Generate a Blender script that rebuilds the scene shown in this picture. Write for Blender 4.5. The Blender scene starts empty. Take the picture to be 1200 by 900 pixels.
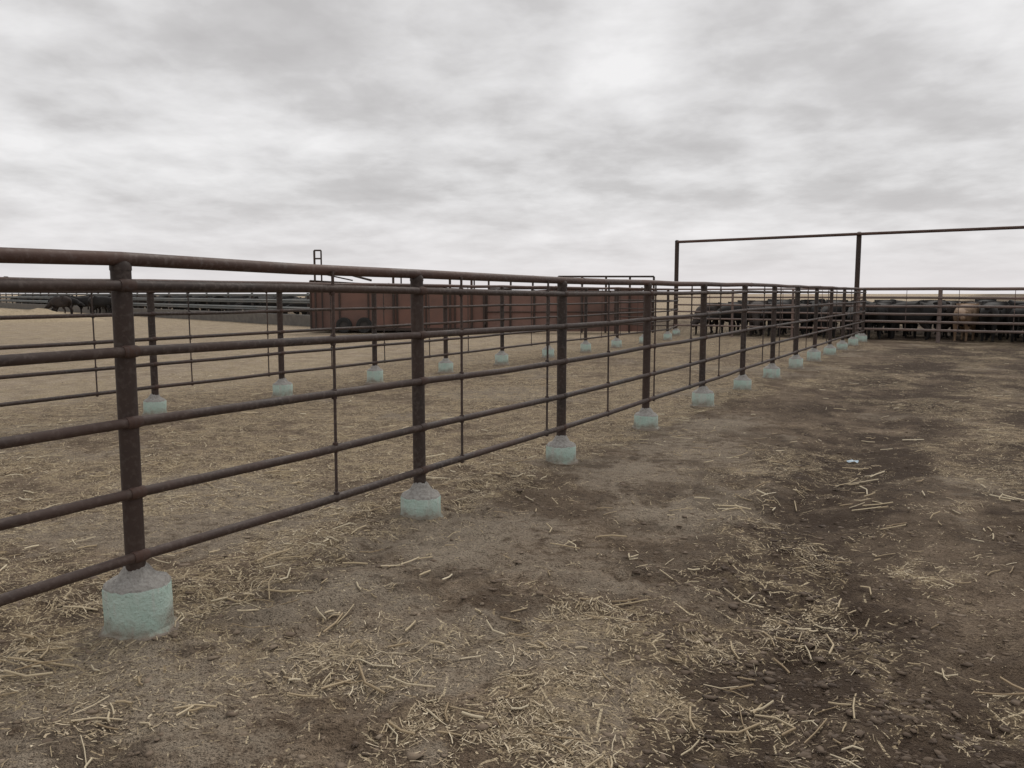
import bpy, bmesh, math, random
import numpy as np
from mathutils import Vector, Matrix
random.seed(7); rng=np.random.default_rng(11)
scene=bpy.context.scene
scene.view_settings.view_transform='Standard'; scene.view_settings.look='None'; scene.view_settings.exposure=0
COL=scene.collection

# ---------------------------------------------------------------- noise
def _h(ix,iy,s):
    n=(ix.astype(np.int64)*374761393+iy.astype(np.int64)*668265263+s*1442695041)&0xffffffff
    n=((n^(n>>13))*1274126177)&0xffffffff
    n=(n^(n>>16))&0xffffffff
    return n/4294967295.0
def vn(x,y,s=0):
    ix=np.floor(x);iy=np.floor(y);fx=x-ix;fy=y-iy
    fx=fx*fx*(3-2*fx);fy=fy*fy*(3-2*fy)
    a=_h(ix,iy,s);b=_h(ix+1,iy,s);c=_h(ix,iy+1,s);d=_h(ix+1,iy+1,s)
    return (a*(1-fx)+b*fx)*(1-fy)+(c*(1-fx)+d*fx)*fy
def fbm(x,y,s=0,o=4):
    t=0;a=.5;n=0
    for i in range(o):
        t=t+a*vn(x*2**i+17.3*i,y*2**i-9.1*i,s+i);n+=a;a*=.5
    return t/n
def sm(a,b,x):
    t=np.clip((x-a)/(b-a),0,1);return t*t*(3-2*t)

# ---------------------------------------------------------------- layout (metres; camera stands at the origin looking +Y)
P0=np.array([-1.63,3.48]); ST=np.array([1.029,1.82]); U=ST/np.linalg.norm(ST); N=np.array([-U[1],U[0]])
CORNER=(10.9,26.2)
F1=[tuple(P0+ST*k) for k in range(-4,13)]+[CORNER]
Q0=np.array([-4.32,9.95])
F2=[tuple(Q0+ST*k) for k in range(-7,10)]+[(5.8,29.3)]
BK=np.array([.870,-.493])
F3=[tuple(np.array(CORNER)+BK*2.3*k) for k in range(0,12)]
F4=[tuple(np.array([5.8,29.3])+(np.array(CORNER)-np.array([5.8,29.3]))*k/3) for k in range(4)]
F5=[(5.8-.87*2.3*k,29.3+.493*2.3*k) for k in range(0,2)]

def sval(x,y): return (x-P0[0])*N[0]+(y-P0[1])*N[1]
def tval(x,y): return (x-P0[0])*U[0]+(y-P0[1])*U[1]
TR=[(.3,.8),(.75,2.7),(1.75,4.6),(2.9,7.2),(4.6,10.5),(8,16),(12,22)]
TR2=[(2.0,1.5),(3.0,3.6),(4.6,6.6),(7,10.5),(11,17),(14,21)]
def dpoly(x,y,P):
    d=np.full(np.shape(x),1e9)
    for (a,b),(c,e) in zip(P[:-1],P[1:]):
        vx=c-a;vy=e-b;t=np.clip(((x-a)*vx+(y-b)*vy)/(vx*vx+vy*vy),0,1)
        d=np.minimum(d,np.hypot(x-a-t*vx,y-b-t*vy))
    return d
def masks(x,y):
    wx=x+1.1*(fbm(x*.9,y*.9,301,4)-.5)+.5*(fbm(x*4,y*4,305,3)-.5);wy=y+1.1*(fbm(x*.9,y*.9,311,4)-.5)+.5*(fbm(x*4,y*4,315,3)-.5)
    s=sval(x,y);t=tval(x,y);sw_=sval(wx,wy);tw_=tval(wx,wy)
    n1=fbm(wx*1.3,wy*1.3,3,6);n2=fbm(x*.45,y*.45,9,4);n3=fbm(sw_*1.2,tw_*.5,21,5);n4=fbm(wx*3.1,wy*3.1,401,4)
    w=.42+.065*np.clip(y,0,15)
    dark=sm(1.5,.2,dpoly(wx,wy,TR)/w)*sm(.30,.56,n1*.6+n4*.4)
    dark=np.maximum(dark,sm(1.3,.2,dpoly(wx,wy,TR2)/w)*sm(.36,.58,n1*.5+n4*.5)*.9)
    dark=np.maximum(dark,sm(.54,.72,n1)*.45*sm(9,0,s))
    dark=np.maximum(dark,sm(.56,.68,n4)*.5*sm(.3,-.5,s))
    dark=np.maximum(dark,sm(.48,.68,n3)*.65*sm(-.9,-2.2,sw_))
    dark=np.maximum(dark,sm(8,17,t)*sm(-.4,-1.6,sw_)*sm(.34,.60,n2*.35+n1*.65)*.95)
    dark=np.maximum(dark,sm(1.8,.3,np.hypot(x-1.5,(y-2.2)))*sm(.38,.6,n1)*.8)
    e=(x-10.9)*.493+(y-26.2)*.870
    dark=np.maximum(dark,sm(-.3,1.,e)*sm(28,12,e)*sm(4.5,6.5,x))
    g=(x+7.5)*.745+(y-36.5)*.667
    dark=np.maximum(dark,sm(.0,1.5,g)*sm(60,35,g)*sm(-1,-4,x)*.95)
    pale=0*x
    for (cx,cy,r) in [(1.35,5.7,1.1),(-.2,4.7,.8),(-1.5,2.9,1.0),(-.9,3.9,.6),(.9,6.9,.8),(2.4,9.2,.9)]:
        pale=np.maximum(pale,sm(1.2,.2,np.hypot(wx-cx,(wy-cy)*.8)/r)*(.2+1.3*n1))
    pale=np.maximum(pale,sm(.53,.68,fbm(wx*.8,wy*.8,41,4))*.65)
    pale=pale*(1-dark*.8)
    for p in F1[4:12]:
        pale=np.maximum(pale,.9*np.exp(-((x-p[0])**2+(y-p[1])**2)/.09))
    n5=fbm(wx*2.2,wy*2.2,451,4)
    straw=np.where(s>-.15,.25+.95*sm(.38,.58,n2*.25+n1*.3+n5*.45),.02+.88*sm(.47,.66,fbm(sw_*1.1,tw_*.5,55,5)*.6+n5*.4))
    straw=np.where((s<-2.6),np.maximum(straw,.05+.85*sm(.45,.62,fbm(sw_*1.3,tw_*.3,58,4)*.6+n5*.4)),straw)
    straw=straw*(1-.55*dark)*(1-.65*sm(.25,.9,pale))
    field=sm(6.2,9.5,s+2.5*(n2-.5))
    straw=np.maximum(straw,sm(3,.4,np.abs(s-6.5))*.75*(.5+n2))
    straw=np.maximum(straw,sm(.50,.62,n1*.5+n2*.5)*.8*sm(6,8,s)*sm(30,18,y))
    straw=np.maximum(straw,sm(34,44,y)*sm(-8,-14,x)*sm(.5,-1.5,g)*.9)
    return np.clip(dark,0,1),np.clip(pale,0,1),np.clip(straw,0,1),np.clip(field*(1-dark),0,1)
def height(x,y):
    r=np.hypot(x,y-2);s=sval(x,y);t=tval(x,y)
    h=.05*(fbm(x*.35,y*.35,70,2)-.5)*np.exp(-r/60)
    h=h+.07*(fbm(x*1.6,y*1.6,71,3)-.5)*np.exp(-r/16)
    h=h+.07*(fbm(x*6,y*6,75,3)-.5)*np.exp(-r/9)*(.35+1.3*sm(.45,.6,fbm(x*1.3,y*1.3,3,5)))
    h=h+.026*(fbm(x*20,y*20,79,2)-.5)*np.exp(-r/5)
    h=h+.08*(fbm(s*3.2,t*.7,83,4)-.5)*sm(-.8,-2.2,s)*np.exp(-r/18)
    h=h-.05*sm(.5,.1,dpoly(x,y,TR))*np.exp(-r/14)-.045*sm(.5,.1,dpoly(x,y,TR2))*np.exp(-r/14)
    for p in F1[4:10]:
        h=h+.03*np.exp(-((x-p[0])**2+(y-p[1])**2)/.05)
    return h
def h1(x,y): return float(height(np.array([float(x)]),np.array([float(y)]))[0])

# ---------------------------------------------------------------- material helpers
class NT:
    def __init__(s,nt): s.nt=nt;s.n=nt.nodes;s.l=nt.links
    def new(s,t,**k):
        nd=s.n.new(t)
        for a,b in k.items(): setattr(nd,a,b)
        return nd
    def link(s,a,b): s.l.new(a,b)
    def noise(s,vec,scale,detail=4,rough=.55,dist=0):
        nd=s.new('ShaderNodeTexNoise');nd.inputs['Scale'].default_value=scale;nd.inputs['Detail'].default_value=detail
        nd.inputs['Roughness'].default_value=rough;nd.inputs['Distortion'].default_value=dist
        if vec is not None:s.link(vec,nd.inputs['Vector'])
        return nd.outputs['Fac']
    def ramp(s,fac,stops):
        nd=s.new('ShaderNodeValToRGB');cr=nd.color_ramp
        while len(cr.elements)<len(stops): cr.elements.new(.5)
        for e,(p,c) in zip(cr.elements,stops):
            e.position=p;e.color=(c,c,c,1) if isinstance(c,(int,float)) else (*c,1)
        s.link(fac,nd.inputs[0]);return nd.outputs[0]
    def mix(s,f,a,b,mode='MIX'):
        nd=s.new('ShaderNodeMix',data_type='RGBA',blend_type=mode)
        for v,i in ((f,0),(a,6),(b,7)):
            if isinstance(v,(int,float)): nd.inputs[i].default_value=v
            elif isinstance(v,tuple): nd.inputs[i].default_value=(*v,1)
            else: s.link(v,nd.inputs[i])
        return nd.outputs[2]
    def math(s,op,a,b=0,c=0,clamp=False):
        nd=s.new('ShaderNodeMath',operation=op,use_clamp=clamp)
        for v,i in ((a,0),(b,1),(c,2)):
            if isinstance(v,(int,float)): nd.inputs[i].default_value=v
            else: s.link(v,nd.inputs[i])
        return nd.outputs[0]
    def mapping(s,vec,scale=(1,1,1),rot=(0,0,0),loc=(0,0,0)):
        nd=s.new('ShaderNodeMapping');nd.inputs['Scale'].default_value=scale;nd.inputs['Rotation'].default_value=rot;nd.inputs['Location'].default_value=loc
        s.link(vec,nd.inputs['Vector']);return nd.outputs[0]
def newmat(name):
    m=bpy.data.materials.new(name);m.use_nodes=True
    t=NT(m.node_tree);b=m.node_tree.nodes['Principled BSDF']
    tc=t.new('ShaderNodeTexCoord');return m,t,b,tc.outputs['Object']
def bump(t,b,hh,strength,dist):
    nd=t.new('ShaderNodeBump');nd.inputs['Strength'].default_value=strength;nd.inputs['Distance'].default_value=dist
    t.link(hh,nd.inputs['Height']);t.link(nd.outputs[0],b.inputs['Normal'])

def pipe_mat(name,dark,rust,grey,rough=.55,metal=.15):
    m,t,b,o=newmat(name)
    n=t.noise(o,3.5,5,.65);n2=t.noise(o,40,3,.6);n3=t.noise(o,.8,2)
    c=t.mix(t.ramp(n,[(.38,0.),(.60,1.)]),dark,rust)
    c=t.mix(t.math('MULTIPLY',t.ramp(n2,[(.50,0.),(.66,1.)]),.65),c,grey)
    c=t.mix(t.ramp(n3,[(.42,.0),(.66,.5)]),c,(rust[0]*1.4,rust[1]*1.2,rust[2]*1.1))
    t.link(c,b.inputs['Base Color']);b.inputs['Metallic'].default_value=metal
    t.link(t.ramp(n,[(.2,rough-.15),(.8,rough+.2)]),b.inputs['Roughness']);bump(t,b,n2,.4,.003);return m
M_post=pipe_mat('rusty_post',(.028,.020,.017),(.048,.032,.026),(.095,.077,.066),.68)
M_rail=pipe_mat('rusty_rail',(.035,.025,.021),(.058,.038,.031),(.12,.096,.084),.62)
M_top=pipe_mat('rusty_top_rail',(.055,.032,.025),(.085,.047,.036),(.14,.11,.098),.62)
M_weld=pipe_mat('weld_rust',(.035,.025,.021),(.07,.04,.03),(.08,.07,.07),.75)
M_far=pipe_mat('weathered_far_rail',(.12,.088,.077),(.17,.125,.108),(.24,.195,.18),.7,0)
M_red=pipe_mat('oxide_red_steel',(.115,.064,.051),(.155,.088,.070),(.185,.125,.10),.75,.0)
M_red2=pipe_mat('faded_red_steel',(.145,.085,.068),(.19,.112,.092),(.24,.16,.13),.75,.0)
M_galv=pipe_mat('galvanised_beam',(.13,.14,.135),(.18,.19,.185),(.27,.28,.27),.6,.1)

def simple(name,c1,c2,scale=6,rough=.9,bs=.3,bd=.01):
    m,t,b,o=newmat(name);n=t.noise(o,scale,4,.6)
    t.link(t.mix(t.ramp(n,[(.3,0.),(.7,1.)]),c1,c2),b.inputs['Base Color']);b.inputs['Roughness'].default_value=rough
    bump(t,b,n,bs,bd);return m
M_hide=simple('black_hide',(.009,.008,.008),(.020,.017,.015),5,.85,.4,.02)
M_hide2=simple('dark_brown_hide',(.018,.012,.010),(.035,.023,.017),5,.85,.4,.02)
M_tan=simple('tan_hide',(.20,.125,.075),(.30,.20,.125),5,.8,.4,.02)
M_rubber=simple('tyre_rubber',(.012,.012,.012),(.03,.028,.026),20,.85)
M_rim=simple('wheel_rim',(.03,.027,.025),(.06,.05,.045),20,.7)

def footing_mat():
    m,t,b,o=newmat('mint_concrete')
    sep=t.new('ShaderNodeSeparateXYZ');t.link(o,sep.inputs[0]);z=sep.outputs[2]
    at=t.new('ShaderNodeAttribute',attribute_name='cap');cap=at.outputs['Fac']
    n=t.noise(o,9,6,.7);nf=t.noise(o,55,4,.65);nv=t.noise(t.mapping(o,(22,22,3)),1,4,.6)
    green=t.mix(t.ramp(n,[(.3,0.),(.7,1.)]),(.40,.54,.47),(.55,.66,.595))
    green=t.mix(t.ramp(nv,[(.50,0.),(.62,.7)]),green,(.55,.57,.52))
    green=t.mix(t.ramp(nf,[(.60,0.),(.70,.8)]),green,(.20,.26,.21))
    grey=t.mix(t.ramp(nf,[(.3,0.),(.75,1.)]),(.24,.225,.205),(.46,.44,.41))
    cf=t.math('ADD',cap,t.math('MULTIPLY',t.math('SUBTRACT',n,.5),1.2))
    c=t.mix(t.ramp(cf,[(.42,0.),(.57,1.)]),green,grey)
    d=t.math('ADD',t.math('MULTIPLY',z,-9),t.math('MULTIPLY',n,2.2))
    c=t.mix(t.ramp(d,[(.15,0.),(.9,.85)]),c,(.23,.18,.135))
    t.link(c,b.inputs['Base Color']);b.inputs['Roughness'].default_value=.9
    bump(t,b,t.math('ADD',nf,n),.9,.014);return m
M_foot=footing_mat()

# ---------------------------------------------------------------- mesh accumulators
class Acc:
    def __init__(s): s.v=[];s.f=[];s.a=[]
    def tube(s,p,q,r,seg=12,r2=None,cap=True):
        p=Vector(p);q=Vector(q);d=(q-p).normalized();r2=r if r2 is None else r2
        up=Vector((0,0,1)) if abs(d.z)<.9 else Vector((1,0,0))
        a=d.cross(up).normalized();b=d.cross(a)
        i0=len(s.v)
        for c,rr in ((p,r),(q,r2)):
            for k in range(seg):
                an=2*math.pi*k/seg;s.v.append(c+a*math.cos(an)*rr+b*math.sin(an)*rr)
        for k in range(seg):
            k2=(k+1)%seg;s.f.append((i0+k,i0+seg+k,i0+seg+k2,i0+k2))
        if cap:
            s.f.append(tuple(i0+k for k in range(seg)));s.f.append(tuple(i0+seg+k for k in reversed(range(seg))))
    def lathe(s,c,prof,seg=24,jit=0,caps=None):
        i0=len(s.v)
        for j,(r,z) in enumerate(prof):
            for k in range(seg):
                an=2*math.pi*k/seg;rr=r*(1+random.uniform(-jit,jit))
                s.v.append(Vector((c[0]+math.cos(an)*rr,c[1]+math.sin(an)*rr,c[2]+z+random.uniform(-jit,jit)*.3)))
                s.a.append(caps[j] if caps else 0)
        for j in range(len(prof)-1):
            for k in range(seg):
                k2=(k+1)%seg;a=i0+j*seg;s.f.append((a+k,a+k2,a+seg+k2,a+seg+k))
    def box(s,c,size,rotz=0):
        i0=len(s.v);cz,sz=math.cos(rotz),math.sin(rotz)
        for dx in (-.5,.5):
            for dy in (-.5,.5):
                for dz in (-.5,.5):
                    x,y=dx*size[0],dy*size[1]
                    s.v.append(Vector((c[0]+x*cz-y*sz,c[1]+x*sz+y*cz,c[2]+dz*size[2])))
        for f in ((0,1,3,2),(4,6,7,5),(0,4,5,1),(2,3,7,6),(0,2,6,4),(1,5,7,3)): s.f.append(tuple(i0+i for i in f))
    def obj(s,name,mat,parent=None,smooth=True):
        me=bpy.data.meshes.new(name);me.from_pydata([tuple(v) for v in s.v],[],s.f);me.materials.append(mat)
        if s.a and len(s.a)==len(s.v):
            at=me.attributes.new('cap','FLOAT','POINT');at.data.foreach_set('value',s.a)
        bm=bmesh.new();bm.from_mesh(me);bmesh.ops.recalc_face_normals(bm,faces=bm.faces);bm.to_mesh(me);bm.free()
        if smooth:
            me.polygons.foreach_set('use_smooth',[True]*len(me.polygons))
            try: me.set_sharp_from_angle(angle=math.radians(40))
            except Exception: pass
        o=bpy.data.objects.new(name,me);COL.objects.link(o)
        if parent:o.parent=parent
        return o
def empty(name):
    o=bpy.data.objects.new(name,None);COL.objects.link(o);return o

# ---------------------------------------------------------------- fences
RAILS=[(1.61,.029),(1.50,.022),(1.225,.022),(.925,.022),(.625,.022),(.345,.022)]
def fence(name,pts,front,foot=True,stays=True,sag=None,detail=True,postr=.041,rails=RAILS,stay_off=.6,mats=None):
    mp,mr,mt=mats or (M_post,M_rail,M_top)
    root=empty(name);posts=Acc();rl=Acc();tp=Acc();ft=Acc();st=Acc();wd=Acc()
    seg=16 if detail else 8
    zs=[(sag(i) if sag else 0)+random.uniform(-.006,.006) for i in range(len(pts))]
    lean=[(random.uniform(-.008,.008),random.uniform(-.008,.008)) for _ in pts]
    fn=Vector((front[0],front[1],0)).normalized()
    for i,(x,y) in enumerate(pts):
        top=1.585+zs[i]
        posts.tube((x,y,-.1),(x+lean[i][0],y+lean[i][1],top),postr,seg)
        posts.lathe((x+lean[i][0],y+lean[i][1],top),[(postr*1.06,-.02),(postr*1.06,.0),(postr*.8,.02),(postr*.35,.032),(.001,.034)],seg)
        if foot:
            R=random.uniform(.128,.142);H=random.uniform(.165,.215)+(.02 if i==4 else 0)+zs[i]
            fx,fy=x+random.uniform(-.015,.015),y+random.uniform(-.015,.015)
            ft.lathe((fx,fy,0),[(R*1.28,-.03),(R*1.18,.012),(R*1.02,.03),(R*1.0,.06),(R,H*.6),(R*.995,H-.012),(R*.97,H),(R*.86,H+.014),(R*.6,H+.03),(postr*1.7,H+.045),(postr*1.2,H+.075),(postr*.9,H+.085)],28,.02,[.9,.8,.1,0,0,.12,.7,1,1,1,1,1])
    for ri,(h,r) in enumerate(rails):
        acc=tp if ri==0 else rl
        off=Vector((0,0,0)) if ri==0 else fn*(postr*.75)
        P=[Vector((x,y,h+zs[i]+random.uniform(-.004,.004)))+off for i,(x,y) in enumerate(pts)]
        for a,b in zip(P[:-1],P[1:]):
            mid=(a+b)/2+Vector((0,0,random.uniform(-.010,.003)))
            acc.tube(a,mid,r,seg if detail else 8,cap=False);acc.tube(mid,b,r,seg if detail else 8,cap=False)
        d=(P[-1]-P[0]).normalized()
        acc.tube(P[0]-d*.06,P[0],r,8);acc.tube(P[-1],P[-1]+d*.06,r,8)
        if ri>0 and detail:
            for p in P:
                wd.tube(p-d*.036,p-d*.012,r*1.12,12,r*1.3);wd.tube(p-d*.012,p+d*.012,r*1.3,12,r*1.3);wd.tube(p+d*.012,p+d*.036,r*1.3,12,r*1.12)
        elif ri==0 and detail:
            for k in range(1,len(P)):
                if k%3==0: wd.tube(P[k]+d*.4,P[k]+d*.43,r*1.12,12)
    if stays:
        k=stay_off
        while k<len(pts)-1.05:
            i=int(k);f=k-i
            if min(f,1-f)>.06:
                x=pts[i][0]*(1-f)+pts[i+1][0]*f;y=pts[i][1]*(1-f)+pts[i+1][1]*f;z=zs[i]*(1-f)+zs[i+1]*f
                q=fn*(postr*.75)
                st.tube((x+q.x,y+q.y,.33+z),(x+q.x+random.uniform(-.01,.01),y+q.y,1.6+z),.0085,8)
                for (h,r) in rails[1:]:
                    wd.lathe((x+q.x,y+q.y,h+z),[(.001,r+.012),(.016,r+.004),(.016,-r-.004),(.001,-r-.012)],8)
            k+=.62
    posts.obj('posts',mp,root);rl.obj('rails',mr,root);tp.obj('top_rail',mt,root)
    if ft.v: ft.obj('concrete_footings',M_foot,root)
    if st.v: st.obj('stay_rods',mr,root)
    if wd.v: wd.obj('welds',M_weld,root)
    return root
front=(-N[0],-N[1])
def sag1(i):
    k=i-4
    return -.028*math.exp(-((k-2.5)/1.9)**2) if k>0 else 0
fence('pipe_fence',F1,front,sag=sag1,stay_off=(4+.6)-.62*6)
fence('pipe_fence',F2,front,stay_off=.43)
R3=[(1.61,.048),(1.34,.038),(1.08,.038),(.84,.038),(.6,.038),(.36,.038)]
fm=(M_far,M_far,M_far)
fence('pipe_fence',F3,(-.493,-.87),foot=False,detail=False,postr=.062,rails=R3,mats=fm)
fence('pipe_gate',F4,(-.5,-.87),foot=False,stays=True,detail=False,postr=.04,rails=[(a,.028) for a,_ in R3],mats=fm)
fence('pipe_fence',F5,(-.5,-.87),foot=False,stays=False,detail=False,postr=.05)

fr=empty('overhead_pipe_frame');a=Acc();b=Acc()
A=Vector((10.9,26.2,0));B=Vector((5.8,29.3,0));D=(A-B).normalized()
tops=[B+Vector((0,0,3.30)),A+Vector((0,0,3.36))]
for k in (1,2):
    p=A+D*6.2*k;tops.append(p+Vector((0,0,3.4)))
for q in tops:
    a.tube((q.x,q.y+.14,-.1),(q.x,q.y+.14,q.z),.075,16);a.lathe((q.x,q.y+.14,q.z),[(.078,-.02),(.078,0),(.05,.03),(.001,.04)],16)
for p,q in zip(tops[:-1],tops[1:]): b.tube(p+Vector((0,.0,-.04)),q+Vector((0,.0,-.04)),.047,12)
a.obj('posts',M_post,fr);b.obj('cross_pipe',M_top,fr)

# ---------------------------------------------------------------- loading chute
ch=empty('loading_chute');s1=Acc();rb=Acc();ty=Acc();rm=Acc();fl=Acc()
x0,x1,yf,yb=-7.5,-1.05,31.0,33.2
def slab(acc,xa,xb,y,z0,za,zb,th=.04):
    i=len(acc.v)
    for yy in (y,y+th):
        for (xx,zz) in ((xa,z0),(xb,z0),(xb,zb),(xa,za)): acc.v.append(Vector((xx,yy,zz)))
    for f in ((0,1,2,3),(7,6,5,4),(0,4,5,1),(1,5,6,2),(2,6,7,3),(3,7,4,0)): acc.f.append(tuple(i+j for j in f))
n=6
for y in (yf,yb):
    for k in range(n):
        xa=x0+(x1-x0)*k/n;xb=x0+(x1-x0)*(k+1)/n
        slab(s1,xa+.03,xb-.03,y,.10,1.92-.06*k,1.92-.06*(k+1))
    for k in range(n+1):
        x=x0+(x1-x0)*k/n;rb.box((x,y-.01,1.0-.03*k),(.06,.08,1.90-.06*k))
    rb.tube((x0,y-.03,1.94),(x1,y-.03,1.58),.03,8);rb.box(((x0+x1)/2,y-.03,.14),(x1-x0,.1,.1))
fl.box(((x0+x1)/2,(yf+yb)/2+.02,.3),(x1-x0,yb-yf-.1,.06))
for x in (-6.25,-5.5):
    for y in (yf-.13,yb+.25):
        prof=[(.15,-.1),(.26,-.11),(.29,-.08),(.30,0),(.29,.08),(.26,.11),(.15,.1)]
        i0=len(ty.v)
        for (r,w) in prof:
            for k in range(24):
                an=2*math.pi*k/24;ty.v.append(Vector((x+math.cos(an)*r,y+w,.29+math.sin(an)*r)))
        for j in range(len(prof)-1):
            for k in range(24):
                k2=(k+1)%24;q=i0+j*24;ty.f.append((q+k,q+k2,q+24+k2,q+24+k))
        rm.tube((x,y-.06,.29),(x,y+.06,.29),.15,20);rm.tube((x,y-.1,.29),(x,y+.1,.29),.05,12)
rb.tube((-7.3,yf-.1,.1),(-7.3,yf-.1,3.05),.04,8);rb.tube((-7.05,yf-.1,.1),(-7.05,yf-.1,3.05),.03,8);rb.tube((-7.3,yf-.1,3.05),(-7.05,yf-.1,3.05),.03,8);rb.tube((-7.3,yf-.1,2.75),(-7.05,yf-.1,2.75),.03,8)
rb.tube((-7.3,yf-.1,2.5),(-5.2,yf-.1,1.95),.04,8);rb.tube((-7.3,yf-.1,2.25),(-5.9,yf-.1,1.95),.025,8)
for x,z in ((-4.4,2.15),(-3.4,2.2),(-2.3,2.15),(-1.5,2.2)):
    rb.tube((x,yf-.1,.1),(x,yf-.1,z),.045,8)
rb.tube((-4.4,yb-.1,2.2),(-1.5,yb-.1,2.2),.03,8)
for x in (-4.4,-1.5): rb.tube((x,yb-.1,1.5),(x,yb-.1,2.2),.03,8)
s1.obj('side_sheets',M_red,ch,False);rb.obj('frame',M_post,ch);fl.obj('floor',M_post,ch,False);ty.obj('tyres',M_rubber,ch);rm.obj('rims',M_rim,ch)

cp=empty('sheeted_crowd_pen');s1=Acc();s2=Acc();rb=Acc()
x0,x1=-.95,5.3;n=7
for y,zz in ((31.2,1.5),(34.0,1.62)):
    for k in range(n):
        xa=x0+(x1-x0)*k/n;xb=x0+(x1-x0)*(k+1)/n
        slab(s2 if k in(0,1,2,5) else s1,xa+.02,xb-.02,y+random.uniform(-.01,.01),.05,zz+random.uniform(-.03,.03),zz+random.uniform(-.03,.03))
    for k in range(n+1):
        x=x0+(x1-x0)*k/n;rb.tube((x,y-.04,-.1),(x,y-.04,zz+(.6 if k in(3,4,5,6,7) and y<32 else .1)),.04,10)
    rb.tube((x0,y-.05,zz+.04),(x1,y-.05,zz+.04),.03,8);rb.tube((x0,y-.07,.78),(x1,y-.07,.78),.022,8)
rb.tube((x0+(x1-x0)*3/n,31.16,2.1),(x1,31.16,2.1),.035,8);rb.tube((x0+(x1-x0)*3/n,31.16,1.85),(x1,31.16,1.85),.025,8)
for k in range(3):
    rb.tube((x0+k*.9,34,-.1),(x0+k*.9,34,2.2),.04,8)
rb.tube((x0,34,2.15),(x0+1.8,34,2.15),.035,8)
s1.obj('sheets_dark',M_red,cp,False);s2.obj('sheets_faded',M_red2,cp,False);rb.obj('frame',M_post,cp)

# ---------------------------------------------------------------- far guardrail fence + bunk
gf=empty('guardrail_fence');g=Acc();gp=Acc();gk=Acc()
ga=Vector((-7.5,36.5,0));gb=Vector((-66,102,0));gd=(gb-ga);L=gd.length;gd.normalize();gn=Vector((-gd.y,gd.x,0))
if gn.y>0: gn=-gn
for (z0,hh) in ((.62,.22),(1.0,.20),(1.34,.12)):
    i0=len(g.v);prof=[(-.0,0),(.06,.2),(.06,.35),(0,.45),(0,.55),(.06,.65),(.06,.8),(0,1)]
    for e in (ga,gb):
        for (o,z) in prof: g.v.append(e+gn*(o+.06)+Vector((0,0,z0+z*hh)))
    for j in range(7): g.f.append((i0+j,i0+j+1,i0+8+j+1,i0+8+j))
k=0
while k<L:
    p=ga+gd*k;gp.tube((p.x,p.y,-.1),(p.x,p.y,1.5),.06,8);k+=3
i0=len(gk.v);prof=[(.14,-.02),(.14,.42),(.24,.5),(.30,.34),(.7,.34),(.78,.5),(.9,.5),(.8,-.02)]
for e in (ga,gb):
    for (o,z) in prof: gk.v.append(e+gn*o+Vector((0,0,z)))
for j in range(7): gk.f.append((i0+j,i0+j+1,i0+8+j+1,i0+8+j))
g.obj('beams',M_galv,gf);gp.obj('posts',M_post,gf);gk.obj('feed_bunk',simple('bunk_concrete',(.12,.11,.10),(.19,.175,.155),3),gf,False)

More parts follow.
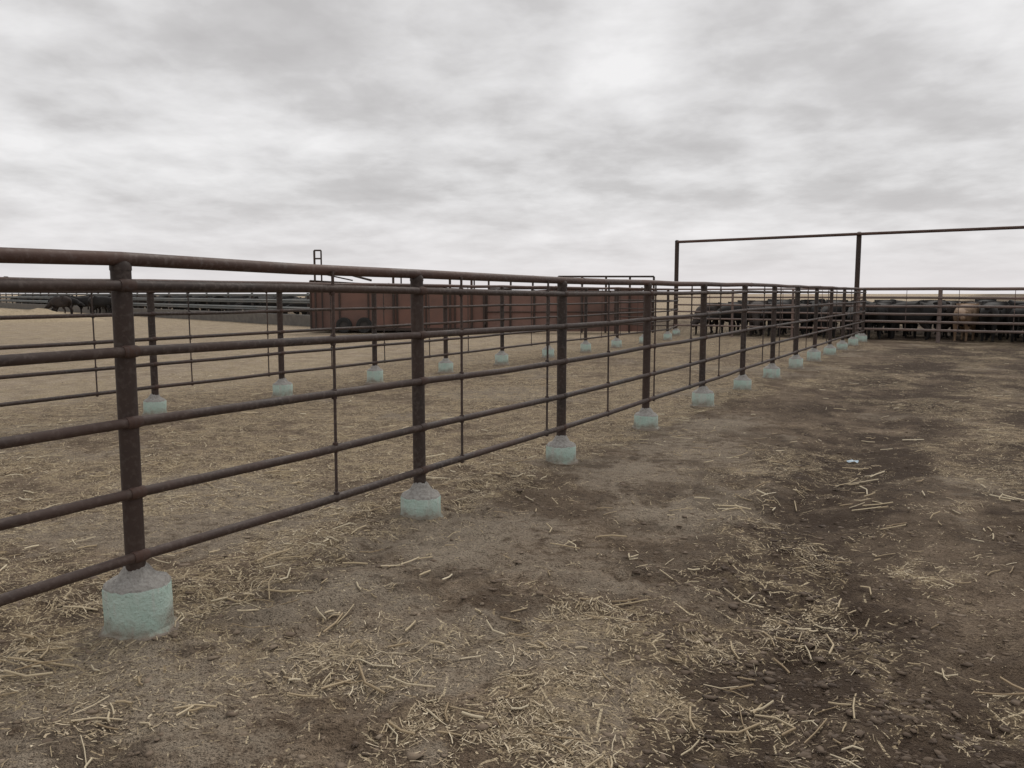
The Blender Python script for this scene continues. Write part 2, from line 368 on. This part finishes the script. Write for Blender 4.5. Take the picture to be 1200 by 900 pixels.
# ---------------------------------------------------------------- cattle
def cow_mesh(name,mat,headup=0.,turn=0.,step=0.):
    bm=bmesh.new();sk=bm.verts.layers.skin.verify()
    def v(p,rx,ry=None,root=False):
        x=bm.verts.new(p);x[sk].radius=(rx,ry or rx);x[sk].use_root=root;return x
    def e(a,b): bm.edges.new((a,b))
    rump=v((-.80,0,1.08),.18,.21);hips=v((-.52,0,1.06),.29,.31);belly=v((-.08,0,.94),.37,.41,True);chest=v((.40,0,.95),.33,.41)
    sh=v((.66,0,1.05),.23,.30)
    tx=math.sin(turn);nk=v((.93,tx*.12,1.12+headup*.18),.15,.2);poll=v((1.17,tx*.35,1.2+headup*.36),.11,.13)
    face=v((1.33,tx*.5,1.08+headup*.34),.09,.11);muz=v((1.48,tx*.62,.93+headup*.30),.07,.08)
    for a,b in ((rump,hips),(hips,belly),(belly,chest),(chest,sh),(sh,nk),(nk,poll),(poll,face),(face,muz)): e(a,b)
    for s in (-1,1):
        ear=v((1.12,tx*.35+s*.17,1.22+headup*.36),.035,.05);e(poll,ear);e2=v((1.09,tx*.35+s*.27,1.19+headup*.36),.02,.04);e(ear,e2)
        d=step*s
        st=v((-.50,s*.16,.80),.18,.16);kn=v((-.40+d*.5,s*.2,.64),.12,.11);hk=v((-.66+d,s*.19,.40),.06,.055);ft=v((-.62+d,s*.19,.12),.042,.042);hf=v((-.57+d,s*.19,.02),.05,.05)
        e(hips,st);e(st,kn);e(kn,hk);e(hk,ft);e(ft,hf)
        d=-d
        sl=v((.50,s*.16,.74),.14,.13);el=v((.48+d*.4,s*.18,.58),.09,.085);kn=v((.52+d,s*.17,.37),.055,.055);ft=v((.51+d,s*.17,.12),.04,.04);hf=v((.55+d,s*.17,.02),.048,.048)
        e(chest,sl);e(sl,el);e(el,kn);e(kn,ft);e(ft,hf)
    t1=v((-.92,0,1.0),.03);t2=v((-.95,0,.7),.02);t3=v((-.95,.02,.42),.04);e(rump,t1);e(t1,t2);e(t2,t3)
    me=bpy.data.meshes.new(name+'_sk');bm.to_mesh(me);bm.free()
    o=bpy.data.objects.new(name+'_tmp',me);COL.objects.link(o)
    m=o.modifiers.new('s','SKIN');m.use_smooth_shade=True
    m2=o.modifiers.new('d','SUBSURF');m2.levels=2;m2.render_levels=2
    dg=bpy.context.evaluated_depsgraph_get();dg.update()
    out=bpy.data.meshes.new_from_object(o.evaluated_get(dg));out.name=name
    bpy.data.objects.remove(o);out.materials.clear();out.materials.append(mat)
    out.polygons.foreach_set('use_smooth',[True]*len(out.polygons))
    co=np.empty(len(out.vertices)*3);out.vertices.foreach_get('co',co);co=co.reshape(-1,3)
    co[:,2]-=co[:,2].min()+.01;co[:,2]*=.95;out.vertices.foreach_set('co',co.ravel());out.update()
    return out
cows=[cow_mesh('cow_a',M_hide,-.5,0,.05),cow_mesh('cow_b',M_hide,.0,.7,-.1),cow_mesh('cow_c',M_hide2,-1.7,.2,.12),cow_mesh('cow_d',M_hide,-1.0,-.8,0),cow_mesh('cow_f',M_hide,.35,.3,.06)]
cow_tan=cow_mesh('cow_e',M_tan,-.3,.4,.05)
def put(me,x,y,rot,s=1):
    o=bpy.data.objects.new('cow',me);COL.objects.link(o);o.location=(x,y,h1(x,y)-.01);o.rotation_euler=(0,0,rot);o.scale=(s,s,s)
    return o
base=math.atan2(BK[1],BK[0]);nb=Vector((-BK[1],BK[0],0));tan_done=False
for row in range(6):
    k=-5.3+row*.35
    while k<(16.5 if row<3 else 12):
        px=10.9+BK[0]*k+nb.x*(1.7+row*1.3);py=26.2+BK[1]*k+nb.y*(1.7+row*1.3)
        r=random.random()
        facing=(r<.6 and row==0) or r<.35
        rot=base+(-math.pi/2 if facing else random.choice([0,math.pi,0,math.pi,math.pi/2]))+random.uniform(-.25,.25)
        along=abs(math.cos(rot-base))
        me=random.choice(cows)
        if row==0 and k>2.1 and not tan_done: me=cow_tan;rot=base-1.75;tan_done=True
        put(me,px,py,rot,random.uniform(.84,.95))
        k+=.62+1.0*along+random.uniform(-.05,.10)
for i in range(84):
    k=1+(i/84)**1.15*70+random.uniform(-.4,.4);q=random.choice([1.5,1.9,3.3])
    p=ga+gd*k-gn*q
    put(random.choice(cows),p.x,p.y,math.atan2(gn.y,gn.x)+random.uniform(-.4,.4) if q<2 else random.uniform(0,6.28),random.uniform(.95,1.08))
for (x,y,r) in ((-31.6,58.5,.3),(-30.2,59.3,3.3),(-29.0,58.2,1.4),(-30.9,57.0,2.8),(-28.2,57.2,.1)):
    put(random.choice(cows),x,y,r,1.0)

def mound(name,cx,cy,rx,ry,hh,mat):
    n=40;v=[];f=[]
    for j in range(n+1):
        for i in range(n+1):
            u=i/n*2-1;w=j/n*2-1
            z=hh*max(0,1-(u*u+w*w))*(.45+1.1*float(fbm(np.array([u*4+5.]),np.array([w*4+3.]),5,4)[0]))-.05
            v.append((cx+u*rx,cy+w*ry,z))
    for j in range(n):
        for i in range(n): a=j*(n+1)+i;f.append((a,a+1,a+n+2,a+n+1))
    me=bpy.data.meshes.new(name);me.from_pydata(v,[],f);me.materials.append(mat)
    o=bpy.data.objects.new(name,me);COL.objects.link(o)
M_pile=simple('old_straw',(.30,.235,.15),(.46,.37,.25),9,.95,1,.05)
mound('straw_pile',-27.0,45,5.0,2.6,.6,M_pile)

# ---------------------------------------------------------------- ground
H=390;k=8.3;A0=3000/math.sinh(k)
ax=A0*np.sinh(k*np.arange(-H,H+1)/H)
X,Y=np.meshgrid(ax+.2,ax+3.4);nn=2*H+1
Z=height(X,Y)
D_,P_,S_,F_=masks(X,Y)
co=np.stack([X,Y,Z],-1).reshape(-1,3).astype(np.float32)
i=np.arange(nn*nn).reshape(nn,nn);q=np.stack([i[:-1,:-1],i[:-1,1:],i[1:,1:],i[1:,:-1]],-1).reshape(-1,4)
me=bpy.data.meshes.new('ground');me.vertices.add(len(co));me.vertices.foreach_set('co',co.ravel())
me.loops.add(q.size);me.loops.foreach_set('vertex_index',q.ravel().astype(np.int32))
me.polygons.add(len(q));me.polygons.foreach_set('loop_start',np.arange(0,q.size,4,dtype=np.int32));me.polygons.foreach_set('loop_total',np.full(len(q),4,dtype=np.int32))
me.polygons.foreach_set('use_smooth',np.ones(len(q),dtype=bool));me.update(calc_edges=True)
at=me.attributes.new('soil','FLOAT_COLOR','POINT')
at.data.foreach_set('color',np.stack([D_,P_,S_,F_],-1).reshape(-1).astype(np.float32))
m,t,b,o=newmat('feedlot_soil');me.materials.append(m)
at=t.new('ShaderNodeAttribute',attribute_name='soil');sp=t.new('ShaderNodeSeparateColor');t.link(at.outputs['Color'],sp.inputs[0])
dk,pl,sw,fd=sp.outputs[0],sp.outputs[1],sp.outputs[2],at.outputs['Alpha']
nA=t.noise(o,2.3,5,.72);nB=t.noise(o,9,4,.75);nC=t.noise(o,75,2,.75)
c=t.mix(t.ramp(nA,[(.38,0.),(.62,1.)]),(.158,.115,.080),(.285,.218,.155))
c=t.mix(t.ramp(nB,[(.38,.75),(.52,0.)]),c,(.092,.065,.044))
pf=t.math('ADD',pl,t.math('MULTIPLY',t.math('SUBTRACT',nB,.5),2.2))
c=t.mix(t.ramp(pf,[(.2,0.),(.95,.85)]),c,(.37,.312,.24))
df=t.math('ADD',dk,t.math('MULTIPLY',t.math('SUBTRACT',t.math('ADD',t.math('MULTIPLY',nB,.65),t.math('MULTIPLY',nC,.35)),.5),4.0))
c=t.mix(t.ramp(df,[(.15,0.),(.95,.92)]),c,(.055,.037,.026))
fcol=t.mix(t.ramp(nA,[(.38,0.),(.62,1.)]),(.29,.23,.165),(.48,.39,.295))
c=t.mix(fd,c,fcol)
nM=t.noise(t.mapping(o,(1,1,1),(0,0,0),(13,5,0)),5.5,5,.78,.6)
mt_=t.math('MULTIPLY',t.ramp(nM,[(.47,0.),(.60,1.)]),t.ramp(sw,[(.15,0.),(.8,.75)]))
c=t.mix(mt_,c,(.41,.32,.20))
flat=t.mapping(o,(1,1,0))
def flecks(scale,hl,hw,loc,thr):
    vec=t.mapping(flat,(1,1,1),(0,0,0),loc)
    vo=t.new('ShaderNodeTexVoronoi',voronoi_dimensions='2D');vo.inputs['Scale'].default_value=scale;t.link(vec,vo.inputs['Vector'])
    sb=t.new('ShaderNodeVectorMath',operation='SUBTRACT');t.link(vec,sb.inputs[0]);t.link(vo.outputs['Position'],sb.inputs[1])
    sc_=t.new('ShaderNodeSeparateColor');t.link(vo.outputs['Color'],sc_.inputs[0])
    vr=t.new('ShaderNodeVectorRotate',rotation_type='Z_AXIS');t.link(sb.outputs[0],vr.inputs['Vector']);t.link(t.math('MULTIPLY',sc_.outputs[0],6.283),vr.inputs['Angle'])
    sx=t.new('ShaderNodeSeparateXYZ');t.link(vr.outputs[0],sx.inputs[0])
    lx=t.math('LESS_THAN',t.math('ABSOLUTE',sx.outputs[0]),t.math('MULTIPLY',t.math('ADD',sc_.outputs[1],.4),hl))
    ly=t.math('LESS_THAN',t.math('ABSOLUTE',sx.outputs[1]),hw)
    on=t.math('LESS_THAN',sc_.outputs[2],t.math('MULTIPLY',t.math('ADD',sw,t.math('MULTIPLY',t.math('SUBTRACT',nM,.5),2.4)),thr))
    return t.math('MULTIPLY',t.math('MULTIPLY',lx,ly),on),sc_.outputs[1]
for args in ((38,.018,.0021,(0,0,0),1.0),(18,.038,.0030,(9,2,0),.8),(9,.07,.0045,(4,1,0),.8)):
    fk,tn=flecks(*args)
    fcl=t.mix(tn,(.38,.29,.18),(.66,.55,.375))
    c=t.mix(fk,c,fcl)
c=t.mix(t.ramp(nC,[(.36,.8),(.46,0.)]),c,(.055,.04,.028))
t.link(c,b.inputs['Base Color']);b.inputs['Roughness'].default_value=.95;b.inputs['Specular IOR Level'].default_value=.15
hh=t.math('ADD',t.math('MULTIPLY',nB,1.),t.math('MULTIPLY',nC,.5))
bump(t,b,hh,1.,.06)
g=bpy.data.objects.new('ground',me);COL.objects.link(g)

# ---------------------------------------------------------------- straw litter / stalks / clods
def litter(name,n,rmin,rmax,lmin,lmax,wmin,wmax,usemask,prism,pw=1.3,lift=.006,cols=None,clump=False):
    m_=int(n*4)
    r=rmin*(rmax/rmin)**(rng.random(m_)**(1/pw));a=rng.uniform(-.75,.75,m_)
    x=r*np.sin(a);y=r*np.cos(a)
    d,p,s,f=masks(x,y)
    pr=(.02+s)**1.5 if usemask else .25+.7*s
    pr=pr*(.06+1.7*sm(.44,.62,fbm(x*4,y*4,91,4)))*(1-.6*f)
    if clump: pr=pr*sm(.5,.64,fbm(x*2.5,y*2.5,97,3))*2
    kx=rng.random(m_)<pr;x=x[kx][:n];y=y[kx][:n];n=len(x)
    L_=rng.uniform(0,1,n)**2.2*(lmax-lmin)+lmin;w=rng.uniform(wmin,wmax,n);th=rng.uniform(0,2*np.pi,n)
    tilt=rng.normal(0,.13,n);bend=rng.normal(0,.3,n)
    if prism: tilt=tilt*.5
    ring=3 if prism else 2
    V=np.zeros((n,3*ring,3))
    for j,u in enumerate((-.5,0,.5)):
        th2=th+bend*(u)
        cx=x+np.cos(th2)*u*L_;cy=y+np.sin(th2)*u*L_
        cz=height(cx,cy)+lift+np.abs(np.sin(tilt))*L_*(u+.5)+w*.2
        nx=-np.sin(th2);ny=np.cos(th2)
        if prism:
            for q_,(o1,o2) in enumerate(((-.5,0),(.5,0),(0,.75))):
                V[:,j*3+q_,0]=cx+nx*o1*w;V[:,j*3+q_,1]=cy+ny*o1*w;V[:,j*3+q_,2]=cz+o2*w
        else:
            tz=rng.uniform(-.4,.4,n)
            for q_,o1 in enumerate((-.5,.5)):
                V[:,j*2+q_,0]=cx+nx*o1*w;V[:,j*2+q_,1]=cy+ny*o1*w;V[:,j*2+q_,2]=cz+o1*w*tz
    if prism:
        fs=[]
        for j in (0,1):
            for q_ in range(3): fs.append([j*3+q_,j*3+(q_+1)%3,j*3+3+(q_+1)%3,j*3+3+q_])
    else: fs=[[0,1,3,2],[2,3,5,4]]
    fs=np.array(fs);F=(np.arange(n)[:,None,None]*(3*ring)+fs[None]).reshape(-1,4)
    me=bpy.data.meshes.new(name);me.vertices.add(n*3*ring);me.vertices.foreach_set('co',V.reshape(-1).astype(np.float32))
    me.loops.add(F.size);me.loops.foreach_set('vertex_index',F.ravel().astype(np.int32));me.polygons.add(len(F))
    me.polygons.foreach_set('loop_start',np.arange(0,F.size,4,dtype=np.int32));me.polygons.foreach_set('loop_total',np.full(len(F),4,dtype=np.int32))
    me.update(calc_edges=True)
    tone=np.repeat(rng.random(n),3*ring).astype(np.float32)
    at=me.attributes.new('tone','FLOAT','POINT');at.data.foreach_set('value',tone)
    mt,t,b,o=newmat(name+'_mat');a_=t.new('ShaderNodeAttribute',attribute_name='tone')
    c=t.ramp(a_.outputs['Fac'],cols)
    t.link(c,b.inputs['Base Color']);b.inputs['Roughness'].default_value=.75
    me.materials.append(mt);o=bpy.data.objects.new(name,me);COL.objects.link(o)
SC=[(0,(.14,.10,.065)),(.35,(.30,.23,.14)),(.7,(.48,.385,.25)),(1,(.71,.61,.44))]
litter('straw_litter',90000,1.5,30,.010,.06,.0012,.0038,True,False,1.6,.003,SC)
litter('straw_flakes',16000,1.5,24,.006,.026,.003,.008,True,False,1.4,.002,SC)
litter('cornstalk_litter',1500,1.6,26,.05,.18,.004,.010,False,True,1.7,.004,[(0,(.30,.22,.13)),(.5,(.48,.38,.24)),(1,(.70,.61,.44))])
litter('cornstalk_clumps',480,1.8,16,.08,.26,.005,.012,False,True,1.3,.01,[(0,(.34,.25,.15)),(.5,(.52,.42,.27)),(1,(.72,.63,.46))],True)

def clods(name,n,rmin,rmax,smin,smax):
    m_=n*4;r=rmin*(rmax/rmin)**(rng.random(m_)**(1/1.3));a=rng.uniform(-.75,.75,m_);x=r*np.sin(a);y=r*np.cos(a)
    d,p,s,f=masks(x,y);kx=rng.random(m_)<(.08+.85*d)*(1-.8*f)*(.1+1.2*sm(.42,.6,fbm(x*3,y*3,191,3)));x=x[kx][:n];y=y[kx][:n];d=d[kx][:n];n=len(x)
    bm=bmesh.new();bmesh.ops.create_icosphere(bm,subdivisions=1,radius=1);bm.verts.ensure_lookup_table()
    bv=np.array([v.co[:] for v in bm.verts]);bf=np.array([[v.index for v in f.verts] for f in bm.faces]);bm.free()
    sz=smin+(smax-smin)*rng.random(n)**6
    V=bv[None]*(sz[:,None,None])*(rng.uniform(.4,1.5,(n,len(bv),1)))*np.stack([rng.uniform(.7,1.7,n),rng.uniform(.7,1.7,n),rng.uniform(.25,.55,n)],-1)[:,None,:]
    V[:,:,0]+=x[:,None];V[:,:,1]+=y[:,None];V[:,:,2]+=(height(x,y))[:,None]
    F=(np.arange(n)[:,None,None]*len(bv)+bf[None]).reshape(-1,3)
    me=bpy.data.meshes.new(name);me.vertices.add(n*len(bv));me.vertices.foreach_set('co',V.reshape(-1).astype(np.float32))
    me.loops.add(F.size);me.loops.foreach_set('vertex_index',F.ravel().astype(np.int32));me.polygons.add(len(F))
    me.polygons.foreach_set('loop_start',np.arange(0,F.size,3,dtype=np.int32));me.polygons.foreach_set('loop_total',np.full(len(F),3,dtype=np.int32))
    me.update(calc_edges=True)
    at=me.attributes.new('tone','FLOAT','POINT');at.data.foreach_set('value',np.repeat(np.clip(d*.6+rng.random(n)*.45,0,1),len(bv)).astype(np.float32))
    mt,t,b,o=newmat('clod_mat');a_=t.new('ShaderNodeAttribute',attribute_name='tone')
    c=t.ramp(a_.outputs['Fac'],[(0,(.28,.22,.16)),(.35,(.17,.125,.088)),(1,(.065,.045,.032))])
    t.link(c,b.inputs['Base Color']);b.inputs['Roughness'].default_value=.95
    me.materials.append(mt);o=bpy.data.objects.new(name,me);COL.objects.link(o)
clods('dirt_clods',22000,1.5,18,.003,.020)

sc=Acc();random.seed(3)
bx,by=3.05,7.35
for i in range(5):
    for j in range(4): sc.v.append(Vector((bx+i*.02+random.uniform(-.008,.008),by+j*.02+random.uniform(-.008,.008),h1(bx,by)+.015+random.uniform(-.01,.015))))
for i in range(4):
    for j in range(3): a=i*4+j;sc.f.append((a,a+1,a+5,a+4))
sc.obj('plastic_scrap',simple('pale_blue_plastic',(.25,.36,.45),(.4,.5,.58),20,.5))

# ---------------------------------------------------------------- world + sun
w=bpy.data.worlds.new('World');scene.world=w;w.use_nodes=True;t=NT(w.node_tree)
for n_ in list(w.node_tree.nodes): w.node_tree.nodes.remove(n_)
out=t.new('ShaderNodeOutputWorld');sky=t.new('ShaderNodeTexSky',sky_type='NISHITA');sky.sun_disc=False
sky.sun_elevation=math.radians(48);sky.sun_rotation=math.radians(25)
b1=t.new('ShaderNodeBackground');b1.inputs[1].default_value=.06;t.link(sky.outputs[0],b1.inputs[0])
tc=t.new('ShaderNodeTexCoord');sp=t.new('ShaderNodeSeparateXYZ');t.link(tc.outputs['Generated'],sp.inputs[0])
z=t.math('ADD',t.math('MAXIMUM',sp.outputs[2],0),.17)
cb=t.new('ShaderNodeCombineXYZ');t.link(t.math('DIVIDE',sp.outputs[0],z),cb.inputs[0]);t.link(t.math('DIVIDE',sp.outputs[1],z),cb.inputs[1])
v=t.mapping(cb.outputs[0],(1.25,1.15,1),(0,0,.1),(4.4,2.9,0))
n1=t.noise(v,1.25,5,.50,.12);n2=t.noise(t.mapping(v,(1,1,1),(0,0,0),(7,3,2)),4.2,4,.58,.2);n3=t.noise(t.mapping(v,(1,1,1),(0,0,0),(1,9,5)),.5,2,.5)
f=t.math('ADD',t.math('ADD',t.math('MULTIPLY',n1,.58),t.math('MULTIPLY',n2,.22)),t.math('MULTIPLY',n3,.20))
cc=t.ramp(f,[(.37,(.54,.527,.527)),(.44,(.61,.598,.598)),(.49,(.70,.689,.69)),(.54,(.78,.77,.772)),(.62,(.90,.89,.892))])
hz=t.ramp(sp.outputs[2],[(0,1.),(.04,.5),(.12,0.)])
cc=t.mix(hz,cc,(.79,.76,.77))
b2=t.new('ShaderNodeBackground');t.link(cc,b2.inputs[0]);b2.inputs[1].default_value=1.0
ms=t.new('ShaderNodeMixShader');ms.inputs[0].default_value=.97
t.link(b1.outputs[0],ms.inputs[1]);t.link(b2.outputs[0],ms.inputs[2]);t.link(ms.outputs[0],out.inputs[0])
sd=bpy.data.lights.new('sun','SUN');sd.energy=1.4;sd.angle=math.radians(25);sd.color=(1,.95,.88)
so=bpy.data.objects.new('sun',sd);COL.objects.link(so)
el=math.radians(48);az=math.radians(25)
dv=Vector((math.sin(az)*math.cos(el),math.cos(az)*math.cos(el),math.sin(el)))
so.rotation_euler=dv.to_track_quat('Z','Y').to_euler()

cam=bpy.data.cameras.new('camera');cam.sensor_width=36;cam.lens=29.1;cam.clip_end=9000;cam.clip_start=.05
c=bpy.data.objects.new('camera',cam);COL.objects.link(c);c.location=(0,0,1.47);c.rotation_euler=(math.radians(90-6.24),0,0);scene.camera=c
